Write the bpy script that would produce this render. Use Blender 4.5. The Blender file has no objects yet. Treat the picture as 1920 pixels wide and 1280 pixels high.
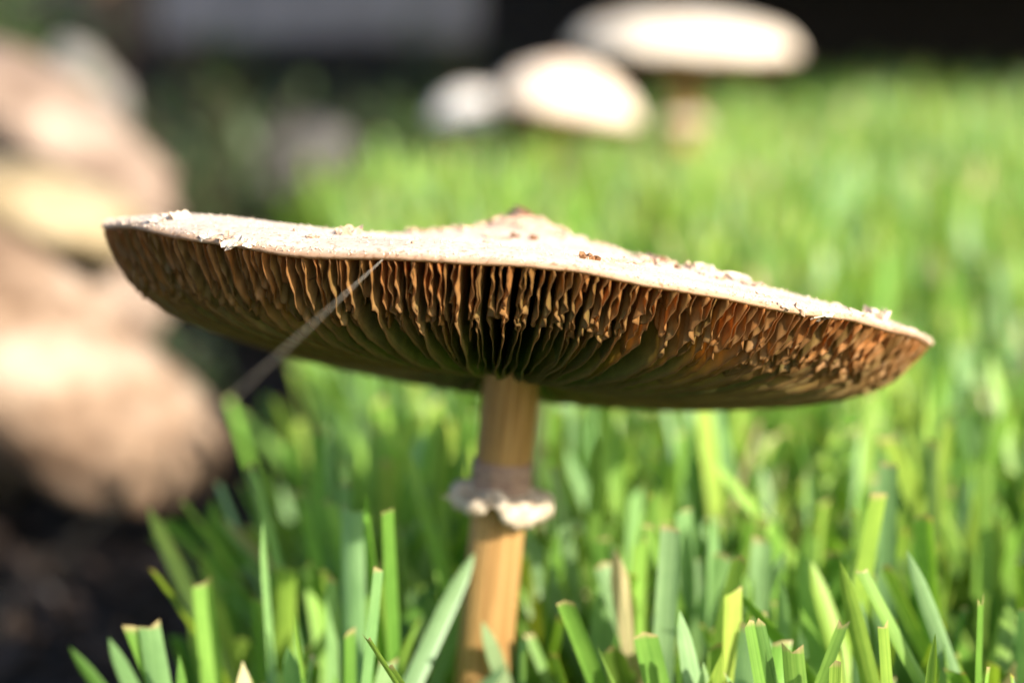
import bpy, math, random
import numpy as np
from mathutils import Vector, Matrix, noise as mnoise
from mathutils.bvhtree import BVHTree

random.seed(7)
RNG = np.random.default_rng(7)
R = math.radians
sc = bpy.context.scene
col = sc.collection

# ------------------------------------------------------------------ camera
CAM_Z, PITCH, LENS, SENSOR = 0.222, R(9.47), 55.0, 22.3
FPX = 1920 * LENS / SENSOR
cd = bpy.data.cameras.new('camera')
cam = bpy.data.objects.new('camera', cd)
col.objects.link(cam)
cam.location = (0, 0, CAM_Z)
cam.rotation_euler = (math.pi / 2 - PITCH, 0, 0)
cd.lens, cd.sensor_width = LENS, SENSOR
cd.clip_start, cd.clip_end = 0.01, 400
cd.dof.use_dof = True
cd.dof.focus_distance = 0.483
cd.dof.aperture_fstop = 4.4
sc.camera = cam

# ------------------------------------------------------------------ light
SUN_AZ, SUN_EL = R(134), R(27.5)          # azimuth from +Y towards +X
w = bpy.data.worlds.new('World')
sc.world = w
w.use_nodes = True
nt = w.node_tree
sky = nt.nodes.new('ShaderNodeTexSky')
sky.sky_type = 'NISHITA'
sky.sun_disc = False
sky.sun_elevation = SUN_EL
sky.sun_rotation = SUN_AZ
bg = nt.nodes['Background']
bg.inputs[1].default_value = 0.13
nt.links.new(sky.outputs[0], bg.inputs[0])
sd = bpy.data.lights.new('sun', 'SUN')
sd.energy = 4.6
sd.angle = R(0.5)
sd.color = (1.0, 0.93, 0.82)
sun = bpy.data.objects.new('sun', sd)
col.objects.link(sun)
sdir = Vector((math.sin(SUN_AZ) * math.cos(SUN_EL), math.cos(SUN_AZ) * math.cos(SUN_EL), math.sin(SUN_EL)))
sun.rotation_euler = sdir.to_track_quat('Z', 'Y').to_euler()
sun.location = (2, -2, 3)

sc.view_settings.view_transform = 'Standard'
sc.view_settings.look = 'None'
sc.view_settings.gamma = 1
sc.view_settings.exposure = 1.5
sc.render.engine = 'CYCLES'
sc.cycles.use_denoising = True
sc.cycles.max_bounces = 8
sc.cycles.diffuse_bounces = 4
sc.cycles.transmission_bounces = 6
sc.cycles.caustics_reflective = False
sc.cycles.caustics_refractive = False


def ray(px, py):
    u, v = (px - 960) / FPX, -(py - 640) / FPX
    cp, sp = math.cos(PITCH), math.sin(PITCH)
    return Vector((u, cp + v * sp, -sp + v * cp))


def at(px, py, Y):
    d = ray(px, py)
    return Vector((0, 0, CAM_Z)) + d * (Y / d.y)


# ------------------------------------------------------------------ helpers
def mesh_obj(name, verts, faces, mat=None, parent=None, smooth=True, attrs=None, colors=None):
    me = bpy.data.meshes.new(name)
    me.from_pydata([tuple(v) for v in verts] if not isinstance(verts, np.ndarray) else verts.tolist(), [],
                   faces.tolist() if isinstance(faces, np.ndarray) else faces)
    if attrs:
        for k, a in attrs.items():
            at_ = me.attributes.new(k, 'FLOAT', 'POINT')
            at_.data.foreach_set('value', np.asarray(a, dtype=np.float32))
    if colors is not None:
        at_ = me.attributes.new('col', 'FLOAT_COLOR', 'POINT')
        c = np.ones((len(colors), 4), dtype=np.float32)
        c[:, :3] = colors
        at_.data.foreach_set('color', c.ravel())
    if smooth:
        me.polygons.foreach_set('use_smooth', np.ones(len(me.polygons), dtype=bool))
    me.update()
    if mat:
        me.materials.append(mat)
    o = bpy.data.objects.new(name, me)
    col.objects.link(o)
    if parent:
        o.parent = parent
    return o


def empty(name, loc):
    o = bpy.data.objects.new(name, None)
    col.objects.link(o)
    o.location = loc
    o.empty_display_size = 0.01
    return o


def tag(o, label, cat, group=None, kind=None):
    o['label'] = label
    o['category'] = cat
    if group:
        o['group'] = group
    if kind:
        o['kind'] = kind
    return o


def grid_faces(nu, nv, wrap_u=False):
    f = []
    for i in range(nu if wrap_u else nu - 1):
        i2 = (i + 1) % nu
        for j in range(nv - 1):
            f.append((i * nv + j, i2 * nv + j, i2 * nv + j + 1, i * nv + j + 1))
    return f


def fbm(x, y, z, s, o=4):
    return mnoise.fractal(Vector((x * s, y * s, z * s)), 0.9, 2.1, o)


class Mat:
    """small node builder"""
    def __init__(self, name):
        self.m = bpy.data.materials.new(name)
        self.m.use_nodes = True
        self.t = self.m.node_tree
        self.b = self.t.nodes['Principled BSDF']
        self.out = self.t.nodes['Material Output']

    def n(self, kind, **kw):
        nd = self.t.nodes.new(kind)
        for k, v in kw.items():
            setattr(nd, k, v)
        return nd

    def link(self, a, b):
        self.t.links.new(a, b)

    def attr(self, name):
        return self.n('ShaderNodeAttribute', attribute_name=name)

    def noise(self, scale, detail=4, vec=None, rough=0.6, stretch=None):
        nd = self.n('ShaderNodeTexNoise')
        nd.inputs['Scale'].default_value = scale
        nd.inputs['Detail'].default_value = detail
        nd.inputs['Roughness'].default_value = rough
        src = vec or self.n('ShaderNodeTexCoord').outputs['Object']
        if stretch:
            mp = self.n('ShaderNodeMapping')
            mp.inputs['Scale'].default_value = stretch
            self.link(src, mp.inputs[0])
            src = mp.outputs[0]
        self.link(src, nd.inputs['Vector'])
        return nd

    def ramp(self, fac, stops):
        r = self.n('ShaderNodeValToRGB')
        e = r.color_ramp.elements
        while len(e) < len(stops):
            e.new(0.5)
        for el, (p, c) in zip(e, stops):
            el.position = p
            el.color = (*c, 1)
        self.link(fac, r.inputs[0])
        return r.outputs[0]

    def mix(self, fac, a, b, mode='MIX'):
        m = self.n('ShaderNodeMix', data_type='RGBA', blend_type=mode)
        for s, i in ((fac, 0), (a, 6), (b, 7)):
            if hasattr(s, 'is_linked'):
                self.link(s, m.inputs[i])
            elif i == 0:
                m.inputs[0].default_value = s
            else:
                m.inputs[i].default_value = (*s, 1)
        return m.outputs[2]

    def bump(self, h, strength, dist):
        b = self.n('ShaderNodeBump')
        b.inputs['Strength'].default_value = strength
        b.inputs['Distance'].default_value = dist
        self.link(h, b.inputs['Height'])
        self.link(b.outputs[0], self.b.inputs['Normal'])
        return b.outputs[0]

    def finish(self, colour, rough=0.7, spec=0.3, transl=0.0, tcol=None, tfac=None):
        if hasattr(colour, 'is_linked'):
            self.link(colour, self.b.inputs['Base Color'])
        else:
            self.b.inputs['Base Color'].default_value = (*colour, 1)
        self.b.inputs['Roughness'].default_value = rough
        self.b.inputs['Specular IOR Level'].default_value = spec
        if transl > 0:
            t = self.n('ShaderNodeBsdfTranslucent')
            tc = tcol if tcol is not None else colour
            if hasattr(tc, 'is_linked'):
                self.link(tc, t.inputs[0])
            else:
                t.inputs[0].default_value = (*tc, 1)
            mx = self.n('ShaderNodeMixShader')
            mx.inputs[0].default_value = transl
            if tfac is not None:
                self.link(tfac, mx.inputs[0])
            self.link(self.b.outputs[0], mx.inputs[1])
            self.link(t.outputs[0], mx.inputs[2])
            self.link(mx.outputs[0], self.out.inputs[0])
        return self.m


# ------------------------------------------------------------------ materials
def m_cap(name='cap_skin', rim=(0.63, 0.505, 0.395), mid=(0.56, 0.42, 0.31)):
    k = Mat(name)
    rho = k.attr('rho').outputs['Fac']
    base = k.ramp(rho, [(0.0, (0.44, 0.28, 0.20)), (0.06, (0.46, 0.30, 0.21)), (0.12, mid), (0.5, rim), (0.985, rim), (1.0, (rim[0] * .62, rim[1] * .5, rim[2] * .4))])
    n1 = k.noise(900, 5)
    sp = k.ramp(n1.outputs[0], [(0.34, (0.60, 0.47, 0.37)), (0.47, (1, 1, 1)), (1, (1.05, 1.03, 1.0))])
    c = k.mix(1.0, base, sp, 'MULTIPLY')
    n2 = k.noise(60, 4)
    c = k.mix(1.0, c, k.ramp(n2.outputs[0], [(0.3, (0.88, 0.80, 0.73)), (0.55, (1, 1, 1))]), 'MULTIPLY')
    k.bump(n1.outputs[0], 0.45, 0.0003)
    tf = k.ramp(rho, [(0.6, (0, 0, 0)), (0.97, (0.20, 0.20, 0.20))])
    return k.finish(c, 0.8, 0.2, .1, (0.9, 0.55, 0.28), tf)


def m_flesh():
    k = Mat('cap_flesh')
    tf = k.ramp(k.attr('rho').outputs['Fac'], [(0.55, (0, 0, 0)), (0.97, (0.5, 0.5, 0.5))])
    return k.finish((0.42, 0.22, 0.09), 0.8, 0.2, .1, (0.85, 0.45, 0.18), tf)


def m_gill():
    k = Mat('gill_flesh')
    rho, t = k.attr('rho').outputs['Fac'], k.attr('t').outputs['Fac']
    c = k.ramp(rho, [(0.0, (0.34, 0.44, 0.16)), (0.5, (0.38, 0.43, 0.16)), (0.78, (0.43, 0.37, 0.15)), (0.90, (0.48, 0.285, 0.11)), (1.0, (0.40, 0.175, 0.05))])
    n = k.noise(260, 4)
    c = k.mix(1.0, c, k.ramp(n.outputs[0], [(0.3, (0.70, 0.72, 0.70)), (0.65, (1.12, 1.08, 1.0))]), 'MULTIPLY')
    g = k.attr('tone').outputs['Fac']
    c = k.mix(1.0, c, k.ramp(g, [(0, (0.68, 0.80, 0.66)), (0.5, (1, 1, 1)), (1, (1.25, 1.08, 0.9))]), 'MULTIPLY')
    e = k.ramp(t, [(0.93, (0, 0, 0)), (0.995, (0.8, 0.8, 0.8))])
    c = k.mix(e, c, (0.20, 0.095, 0.035))
    k.bump(n.outputs[0], 0.35, 0.0003)
    return k.finish(c, 0.5, 0.35, 0.58)


def m_stem():
    k = Mat('stem_fibre')
    u = k.attr('u').outputs['Fac']
    v = k.attr('v').outputs['Fac']
    cx = k.n('ShaderNodeCombineXYZ')
    k.link(u, cx.inputs[0])
    k.link(v, cx.inputs[1])
    n1 = k.noise(1.0, 4, cx.outputs[0], 0.6, (60, 3.5, 1))
    n2 = k.noise(1.0, 3, cx.outputs[0], 0.6, (14, 4, 1))
    c = k.ramp(n1.outputs[0], [(0.3, (0.20, 0.10, 0.03)), (0.5, (0.33, 0.19, 0.065)), (0.72, (0.44, 0.29, 0.125))])
    c = k.mix(1.0, c, k.ramp(n2.outputs[0], [(0.3, (0.62, 0.55, 0.42)), (0.6, (1.05, 1.0, 0.95))]), 'MULTIPLY')
    k.bump(n1.outputs[0], 0.6, 0.0006)
    return k.finish(c, 0.55, 0.3)


def m_ring():
    k = Mat('ring_skin')
    n = k.noise(420, 5)
    c = k.ramp(n.outputs[0], [(0.3, (0.20, 0.13, 0.075)), (0.48, (0.40, 0.32, 0.23)), (0.75, (0.55, 0.47, 0.36))])
    k.bump(n.outputs[0], 0.8, 0.0006)
    return k.finish(c, 0.85, 0.15)


def m_collar():
    k = Mat('collar_skin')
    n = k.noise(300, 4, None, 0.6, (1, 1, 3))
    c = k.ramp(n.outputs[0], [(0.3, (0.17, 0.10, 0.072)), (0.7, (0.30, 0.20, 0.15))])
    k.bump(n.outputs[0], 0.4, 0.0003)
    return k.finish(c, 0.75, 0.2)


def m_scale(name, c0, c1):
    k = Mat(name)
    n = k.noise(700, 4)
    c = k.ramp(n.outputs[0], [(0.35, c0), (0.65, c1)])
    k.bump(n.outputs[0], 0.6, 0.0005)
    return k.finish(c, 0.85, 0.15)


def m_grass():
    k = Mat('grass_leaf')
    cc = k.attr('col')
    a = k.attr('across').outputs['Fac']
    l = k.attr('along').outputs['Fac']
    cx = k.n('ShaderNodeCombineXYZ')
    k.link(a, cx.inputs[0])
    k.link(l, cx.inputs[1])
    wv = k.noise(1.0, 2, cx.outputs[0], 0.5, (7.0, 0.4, 1))
    vein = k.ramp(wv.outputs[0], [(0.35, (0.80, 0.86, 0.78)), (0.65, (1.12, 1.08, 1.1))])
    c = k.mix(1.0, cc.outputs['Color'], vein, 'MULTIPLY')
    mp = k.noise(120, 3)
    c = k.mix(1.0, c, k.ramp(mp.outputs[0], [(0.3, (0.82, 0.85, 0.8)), (0.7, (1.1, 1.08, 1.05))]), 'MULTIPLY')
    tc = k.mix(1.0, c, (1.25, 1.15, 0.42), 'MULTIPLY')
    k.bump(wv.outputs[0], 0.3, 0.0003)
    return k.finish(c, 0.42, 0.4, 0.42, tc)


def m_noise(name, stops, scale, bump=0.5, dist=0.002, rough=0.85, spec=0.2, transl=0, detail=5):
    k = Mat(name)
    n = k.noise(scale, detail)
    c = k.ramp(n.outputs[0], stops)
    k.bump(n.outputs[0], bump, dist)
    return k.finish(c, rough, spec, transl)


def m_rock(name, a, b, c_):
    k = Mat(name)
    n = k.noise(14, 6, None, 0.65, (1, 1, 2.2))
    n2 = k.noise(90, 6)
    c = k.ramp(n.outputs[0], [(0.36, a), (0.5, b), (0.62, c_)])
    c = k.mix(1.0, c, k.ramp(n2.outputs[0], [(0.3, (0.65, 0.62, 0.6)), (0.6, (1.05, 1.03, 1.0))]), 'MULTIPLY')
    k.bump(n2.outputs[0], 0.8, 0.006)
    return k.finish(c, 0.85, 0.2)


M = dict(
    cap_cream=m_cap('cap_cream', (0.72, 0.64, 0.52), (0.70, 0.58, 0.45)), cap_peach=m_cap('cap_peach', (0.74, 0.62, 0.49), (0.62, 0.42, 0.28)), cap_white=m_cap('cap_white', (0.62, 0.59, 0.53), (0.58, 0.54, 0.48)),
    cap=m_cap(), flesh=m_flesh(), gill=m_gill(), stem=m_stem(), ring=m_ring(), collar=m_collar(),
    scale_tan=m_scale('scale_tan', (0.38, 0.23, 0.145), (0.54, 0.39, 0.28)),
    scale_brown=m_scale('scale_brown', (0.10, 0.045, 0.02), (0.26, 0.13, 0.06)),
    scale_pale=m_scale('scale_pale', (0.50, 0.38, 0.28), (0.64, 0.52, 0.40)),
    grass=m_grass(),
    soil=m_noise('soil', [(0.3, (0.006, 0.005, 0.004)), (0.7, (0.022, 0.017, 0.013))], 70, 1.0, 0.006),
    turf=m_noise('turf_soil', [(0.3, (0.012, 0.016, 0.006)), (0.7, (0.035, 0.040, 0.014))], 60, 0.8, 0.004),
    mulch=m_noise('mulch_bark', [(0.3, (0.010, 0.007, 0.005)), (0.7, (0.040, 0.024, 0.016))], 80, 0.6, 0.002),
    rock_a=m_rock('rock_pinkish', (0.12, 0.072, 0.042), (0.255, 0.172, 0.112), (0.37, 0.285, 0.21)),
    rock_b=m_rock('rock_yellow', (0.20, 0.145, 0.075), (0.31, 0.24, 0.135), (0.35, 0.28, 0.175)),
    rock_c=m_rock('rock_mauve', (0.13, 0.085, 0.06), (0.25, 0.18, 0.135), (0.34, 0.265, 0.205)),
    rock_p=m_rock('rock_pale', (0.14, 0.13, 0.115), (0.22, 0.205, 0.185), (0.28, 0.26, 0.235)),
    rock_g_shade=m_rock('rock_grey_shade', (0.05, 0.047, 0.044), (0.09, 0.083, 0.08), (0.14, 0.13, 0.12)),  # darkened grey; the colour carries shade for one stone and one pebble
    plank=m_noise('weathered_plank', [(0.3, (0.13, 0.12, 0.125)), (0.7, (0.27, 0.25, 0.26))], 18, 0.5, 0.002),
    post=m_noise('post_timber', [(0.3, (0.08, 0.045, 0.025)), (0.7, (0.16, 0.095, 0.06))], 40, 0.5, 0.002),
    deck=m_noise('deck_timber', [(0.3, (0.06, 0.045, 0.035)), (0.7, (0.13, 0.10, 0.08))], 40, 0.5, 0.002),
    wall=m_noise('void_shade_dark', [(0.3, (0.012, 0.011, 0.011)), (0.7, (0.025, 0.023, 0.022))], 25, 0.5, 0.003),  # near-black so the void under the deck stays dark
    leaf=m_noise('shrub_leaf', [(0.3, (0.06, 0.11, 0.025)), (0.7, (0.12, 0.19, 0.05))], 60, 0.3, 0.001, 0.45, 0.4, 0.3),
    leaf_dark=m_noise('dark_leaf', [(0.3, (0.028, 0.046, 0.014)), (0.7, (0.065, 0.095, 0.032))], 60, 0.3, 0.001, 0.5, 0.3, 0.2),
    twig=m_noise('twig', [(0.3, (0.05, 0.03, 0.02)), (0.7, (0.10, 0.065, 0.04))], 60),
    silk=m_noise('silk', [(0.3, (0.34, 0.29, 0.21)), (0.7, (0.45, 0.39, 0.28))], 200, 0.1, 0.0001, 0.35, 0.5),
)

# ------------------------------------------------------------------ the ground
def sheet(name, x0, x1, y0, y1, nx, ny, zf, mat):
    xs, ys = np.linspace(x0, x1, nx), np.linspace(y0, y1, ny)
    v = [(x, y, zf(x, y)) for x in xs for y in ys]
    o = mesh_obj(name, v, grid_faces(nx, ny), mat)
    o['kind'] = 'structure'
    return o


SOIL_Z = -0.030
# one sheet: fine near the camera, coarse to the horizon
gx = np.concatenate([[-150, -40, -10, -4], np.linspace(-1.5, 2.2, 90), [5, 12, 40, 150]])
gy = np.concatenate([[-150, -40, -10, -2], np.linspace(0.1, 4.4, 100), [7, 15, 50, 180]])
gv = [(x, y, SOIL_Z + (0.012 * fbm(x, y, 0, 9) if -1.5 <= x <= 2.2 and 0.1 <= y <= 4.4 else 0)) for x in gx for y in gy]
ground = mesh_obj('ground', gv, [tuple(reversed(f)) for f in grid_faces(len(gx), len(gy))], M['soil'])
ground['kind'] = 'structure'
ground['label'] = 'dark bare soil of the garden bed beside the lawn'

EDGE = [(-0.6, -0.12), (0.30, -0.105), (0.45, -0.074), (0.60, -0.062), (0.72, -0.058), (0.80, -0.048), (1.0, -0.060), (1.2, -0.075), (1.36, -0.088), (1.41, -0.125), (1.48, -0.112), (1.58, -0.085), (1.68, -0.05), (1.76, -0.005), (1.9, 0.05), (2.1, 0.14), (2.3, 0.24), (2.42, 0.30)]
EY, EX = [e[0] for e in EDGE], [e[1] for e in EDGE]
LAWN_BACK = 2.42


def edge_x(y):
    return np.interp(y, EY, EX)


# turf: a real step of soil that carries the grass
ny = 90
ys = np.linspace(-0.6, LAWN_BACK, ny)
tv, tf = [], []
NX = 16
for j, y in enumerate(ys):
    ex = float(edge_x(y)) + 0.006 * mnoise.noise(Vector((0, y * 30, 0)))
    tv.append((ex - 0.012, y, SOIL_Z - 0.01))
    for i in range(NX):
        f = i / (NX - 1)
        x = ex + (1.9 - ex) * f ** 1.6
        tv.append((x, y, 0.004 * mnoise.noise(Vector((x * 20, y * 20, 3))) - (0.004 if i == 0 else 0)))
lawn = mesh_obj('lawn_ground', tv, [tuple(reversed(f)) for f in grid_faces(ny, NX + 1)][::-1], M['turf'])
lawn.data.flip_normals()
lawn['kind'] = 'structure'
lawn['label'] = 'dark earth under the lawn with a raised edge'

# ------------------------------------------------------------------ the mushroom
CAPC = at(969, 533, 0.552)                 # centre of the cap's rim plane
CAP_ROT = Matrix.Rotation(R(8.4), 4, 'Y') @ Matrix.Rotation(R(-11.0), 4, 'X')
CR = 9.05                                   # cap radius in cm
BASE = at(905, 1280, 0.555)
BASE = Vector((BASE.x - 0.004, 0.557, -0.006))
mush = empty('mushroom', BASE)
tag(mush, 'large brown-gilled mushroom with wide tilted cap on a ringed tan stem', 'mushroom', 'mushrooms growing in the lawn')


def cap_to_local(p_cm):
    p = CAP_ROT @ (Vector(p_cm) * 0.01)
    return p + CAPC - BASE


PR = ([0, .04, .075, .11, .16, .25, .4, .56, .75, .88, .95, .985, 1], [1.52, 1.52, 1.40, 1.22, 1.13, 1.02, .84, .66, .42, .26, .17, .10, 0])
PL = ([0, .04, .075, .11, .16, .24, .42, .6, .75, .87, .95, .985, 1], [1.52, 1.50, 1.32, 1.10, .98, .82, .50, .40, .37, .34, .22, .12, 0])
PG = ([.10, .125, .15, .20, .28, .40, .56, .72, .82, .88, .925, .955, .98, 1.0], [1.10, 1.45, 1.75, 1.98, 2.12, 2.16, 2.05, 1.78, 1.50, 1.25, .98, .66, .36, .06])


def rim_dz(th):
    d = ((th + 2.16 + math.pi) % (2 * math.pi)) - math.pi
    return -0.42 * math.exp(-(d / .50) ** 2) + 0.05 * math.sin(3 * th + 1.0) + 0.035 * math.sin(7 * th) + 0.02 * math.sin(17 * th + 2) + 0.016 * mnoise.noise(Vector((math.cos(th) * 14, math.sin(th) * 14, 0)))


def rim_r(th):
    r = CR * (1 + 0.010 * math.sin(2 * th + 0.6) + 0.006 * math.sin(5 * th + 2))
    return r + 0.05 * mnoise.noise(Vector((math.cos(th) * 9, math.sin(th) * 9, 5))) + 0.025 * mnoise.noise(Vector((math.cos(th) * 40, math.sin(th) * 40, 1)))


def left_w(th):
    c = (1 - math.cos(th)) / 2
    return c * c * (3 - 2 * c)


def top_z(rho, th):
    l = left_w(th)
    z = (1 - l) * np.interp(rho, *PR) + l * np.interp(rho, *PL)
    x, y = rho * math.cos(th), rho * math.sin(th)
    z += 0.10 * (mnoise.noise(Vector((x * 3.5, y * 3.5, 2)))) * rho * (1 - rho ** 6) * 1.5
    if rho < 0.14:
        z += 0.16 * mnoise.noise(Vector((x * 26, y * 26, 8))) * (1 - rho / 0.14)
    z += 0.014 * mnoise.noise(Vector((x * 60, y * 60, 4)))
    return float(z) + rim_dz(th) * rho ** 3


def thick(rho):
    return 0.09 + 1.0 * (1 - rho) ** 1.2


def under_z(rho, th):
    return top_z(rho, th) - thick(rho)


def gill_z(rho, th):
    l = left_w(th)
    d = float(np.interp(rho, *PG)) * (1 + 0.14 * l * min(1, (rho / 0.8) ** 2)) 
    back = max(0.0, math.sin(th))
    d += 0.34 * back * min(1, rho / .3) * min(1, (1 - rho) / .2)      # the far side sags lower
    return -d + rim_dz(th) * rho ** 3


rhos = np.array([0, .02, .04, .06, .08, .1, .12, .15, .18, .22, .27, .32, .38, .44, .5, .56, .62, .68, .74, .79, .84, .88, .915, .945, .965, .98, .992, 1.0])
NT = 420
cv, crho = [], []
for i in range(NT):
    th = 2 * math.pi * i / NT
    rr = rim_r(th)
    for rho in rhos:
        cv.append(cap_to_local((rr * rho * math.cos(th), rr * rho * math.sin(th), top_z(rho, th))))
        crho.append(rho)
    # rolled lip then the underside back to the centre
    cv.append(cap_to_local((rr * 1.003 * math.cos(th), rr * 1.003 * math.sin(th), top_z(1, th) - 0.045)))
    crho.append(1.0)
    for rho in rhos[::-1]:
        rq = rr * rho * (0.992 if rho > 0.9 else 1)
        cv.append(cap_to_local((rq * math.cos(th), rq * math.sin(th), under_z(rho, th))))
        crho.append(rho)
NV = 2 * len(rhos) + 1
cf = grid_faces(NT, NV, True)
cap = mesh_obj('cap', cv, cf, M['cap'], mush, True, {'rho': crho})
cap.data.materials.append(M['flesh'])
mi = np.array([1 if (k % (NV - 1)) >= len(rhos) + 1 else 0 for k in range(len(cf))], dtype=np.int32)
cap.data.polygons.foreach_set('material_index', mi)
cap['label'] = 'cream scaly cap skin with a brown knob at the centre'
bvh = BVHTree.FromPolygons([tuple(v) for v in cv], cf)

# gills: every one a part
NG = 300


def tri(x):
    f_ = x % 1.0
    t_ = 4 * abs(f_ - .5) - 1
    return .7 * t_ + .3 * math.sin(1.5708 * t_)


S_T = np.array([0, .3, .55, .75, .88, .96, 1.0])
for i in range(NG):
    if i % 6 == 0:
        rin = random.uniform(.125, .15)
    elif i % 6 == 3:
        rin = random.uniform(.18, .62)
    else:
        rin = random.uniform(.70, .895)
    th0 = 2 * math.pi * (i + random.uniform(-.22, .22)) / NG
    if abs(th0 - 1.5 * math.pi) < .30 and i % 2 == 0:
        rin = random.uniform(.125, .16)
    th0 = th0 - 0.24 * math.sin(th0 + math.pi / 2) # gills crowd towards the raised side
    rr = rim_r(th0)
    ns_o = 34
    ro = list(np.linspace(0.994, max(0.80, rin + 0.005), ns_o))
    if rin < 0.78:
        ro += list(np.linspace(0.80, rin, int(8 + 26 * (0.8 - rin)))[1:])
    ro = np.array(ro)
    ph = [random.uniform(0, 6.28) for _ in range(6)]
    lam = random.uniform(0.50, 0.95)
    amp = random.uniform(0.6, 1.35) * (1 - .55 * left_w(th0))
    crimp_at = random.uniform(.875, .94)
    tone = random.random()
    lam2 = random.uniform(.26, .42)
    edge, arc, prev = [], 0, None
    cols = []
    for rho in ro:
        zt = under_z(rho, th0) + 0.03
        ze = gill_z(rho, th0)
        # short gills taper away at their inner end, long ones round off
        q = (rho - rin) / (0.10 if rin > 0.2 else 0.03)
        if rin > 0.2:
            fac = min(1, max(0, q)); fac = fac * fac * (3 - 2 * fac)
            fac = 0.10 + 0.90 * fac
        else:
            fac = 0.45 + 0.55 * math.sqrt(min(1, max(0, q)))
        if i % 3:
            ze += 0.08
        elif i % 6 == 3:
            ze += 0.04
        ze = zt + (ze - zt) * fac
        p = (rr * rho, ze)
        if prev:
            arc += math.hypot(p[0] - prev[0], p[1] - prev[1])
        prev = p
        outer = min(1, max(0, (rho - .85) / .06)) * min(1, (1 - rho) / .02 + 0.25)
        cr = math.exp(-((rho - crimp_at) / .022) ** 2)
        a1 = 0.062 * outer * amp
        off = a1 * tri(arc / lam + ph[0]) + 0.30 * a1 * math.sin(6.283 * arc / (lam * 0.43) + ph[1])
        off += 0.100 * cr * amp * tri(arc / lam2 + ph[2])
        inner = 1 - outer
        off += inner * (0.075 * math.sin(rho * 8 + ph[3]) + 0.02 * math.sin(rho * 31 + ph[4]))
        dz = cr * 0.05 * math.sin(6.283 * arc / 0.22 + ph[5]) - inner * 0.012 * math.sin(rho * 120 + ph[5])
        cols.append((rho, zt, ze + dz, off))
    gv, ga, gt = [], [], []
    er, et = Vector((math.cos(th0), math.sin(th0), 0)), Vector((-math.sin(th0), math.cos(th0), 0))
    nS, nT = len(cols), len(S_T)
    lean = random.uniform(-.09, .09)
    for side in (-1, 1):
        for rho, zt, ze, off in cols:
            for t in S_T:
                half = 0.016 * (1 - 0.5 * t)
                lat = off * t ** 1.7 + lean * t + side * half
                p = er * (rr * rho) + et * lat + Vector((0, 0, zt + (ze - zt) * t))
                gv.append(cap_to_local(p)); ga.append(rho); gt.append(t)
    f = grid_faces(nS, nT)
    o2 = nS * nT
    f2 = [tuple(k + o2 for k in reversed(q)) for q in f]
    lip = [(s * nT + nT - 1, (s + 1) * nT + nT - 1, (s + 1) * nT + nT - 1 + o2, s * nT + nT - 1 + o2) for s in range(nS - 1)]
    e1 = (nS - 1) * nT
    end = [(e1 + k + 1, e1 + k, e1 + k + o2, e1 + k + 1 + o2) for k in range(nT - 1)]
    st = [(k, k + 1, k + 1 + o2, k + o2) for k in range(nT - 1)]
    mesh_obj('gill', gv, f + f2 + lip + end + st, M['gill'], mush, True, {'rho': ga, 't': gt, 'tone': [tone] * len(gv)})

# stem
TOP = CAPC + CAP_ROT @ Vector((0, 0, 0.004))
s_bot, s_ring = BASE.copy(), at(938, 930, 0.556)
ctrl = [BASE, BASE.lerp(s_ring, .5) + Vector((-0.0006, 0, 0)), s_ring, s_ring.lerp(TOP, .55) + Vector((0.0004, 0, 0)), TOP]


def spline(cs, n):
    out = []
    P = [cs[0] * 2 - cs[1]] + cs + [cs[-1] * 2 - cs[-2]]
    for k in range(len(cs) - 1):
        a, b, c, d = P[k:k + 4]
        for j in range(n):
            t = j / n
            out.append(0.5 * ((2 * b) + (c - a) * t + (2 * a - 5 * b + 4 * c - d) * t * t + (3 * b - a - 3 * c + d) * t ** 3))
    out.append(cs[-1])
    return out


def tube_mesh(pts, radii, nseg, fn=None):
    v, u, vv = [], [], []
    for k, p in enumerate(pts):
        t = (pts[min(k + 1, len(pts) - 1)] - pts[max(k - 1, 0)]).normalized()
        x = t.cross(Vector((0, 1, 0.01))).normalized()
        y = t.cross(x)
        for j in range(nseg):
            a = 2 * math.pi * j / nseg
            r = radii[k] * (1 + (fn(a, k / (len(pts) - 1)) if fn else 0))
            v.append(p + (x * math.cos(a) + y * math.sin(a)) * r)
            u.append(abs(2 * j / nseg - 1)); vv.append(k / (len(pts) - 1))
    f = []
    for k in range(len(pts) - 1):
        for j in range(nseg):
            j2 = (j + 1) % nseg
            f.append((k * nseg + j, k * nseg + j2, (k + 1) * nseg + j2, (k + 1) * nseg + j))
    return v, f, u, vv


sp = spline(ctrl, 14)
rad = [0.01 * float(np.interp(k / (len(sp) - 1), [0, .12, .5, .75, 1.0], [.86, .66, .62, .63, .64])) for k in range(len(sp))]
v, f, u, vv = tube_mesh(sp, rad, 96, lambda a, t: 0.014 * mnoise.noise(Vector((math.cos(a) * 5, math.sin(a) * 5, t * 3))) + 0.006 * math.sin(17 * a + 3 * t) + 0.004 * math.sin(41 * a))
mesh_obj('stem', [q - BASE for q in v], f, M['stem'], mush, True, {'u': u, 'v': vv})

# collar sleeve and ragged ring round the stem
axis = (s_ring - BASE).normalized().lerp((TOP - s_ring).normalized(), .5).normalized()
ax_x = axis.cross(Vector((0, -1, 0))).normalized() * -1
ax_x = Vector((1, 0, 0)) - axis * axis.x
ax_x.normalize()
ax_y = axis.cross(ax_x)


def ring_pt(a, r, z):
    return s_ring - BASE + (ax_x * math.cos(a) + ax_y * math.sin(a)) * r * 0.01 + axis * (z * 0.01)


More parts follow.
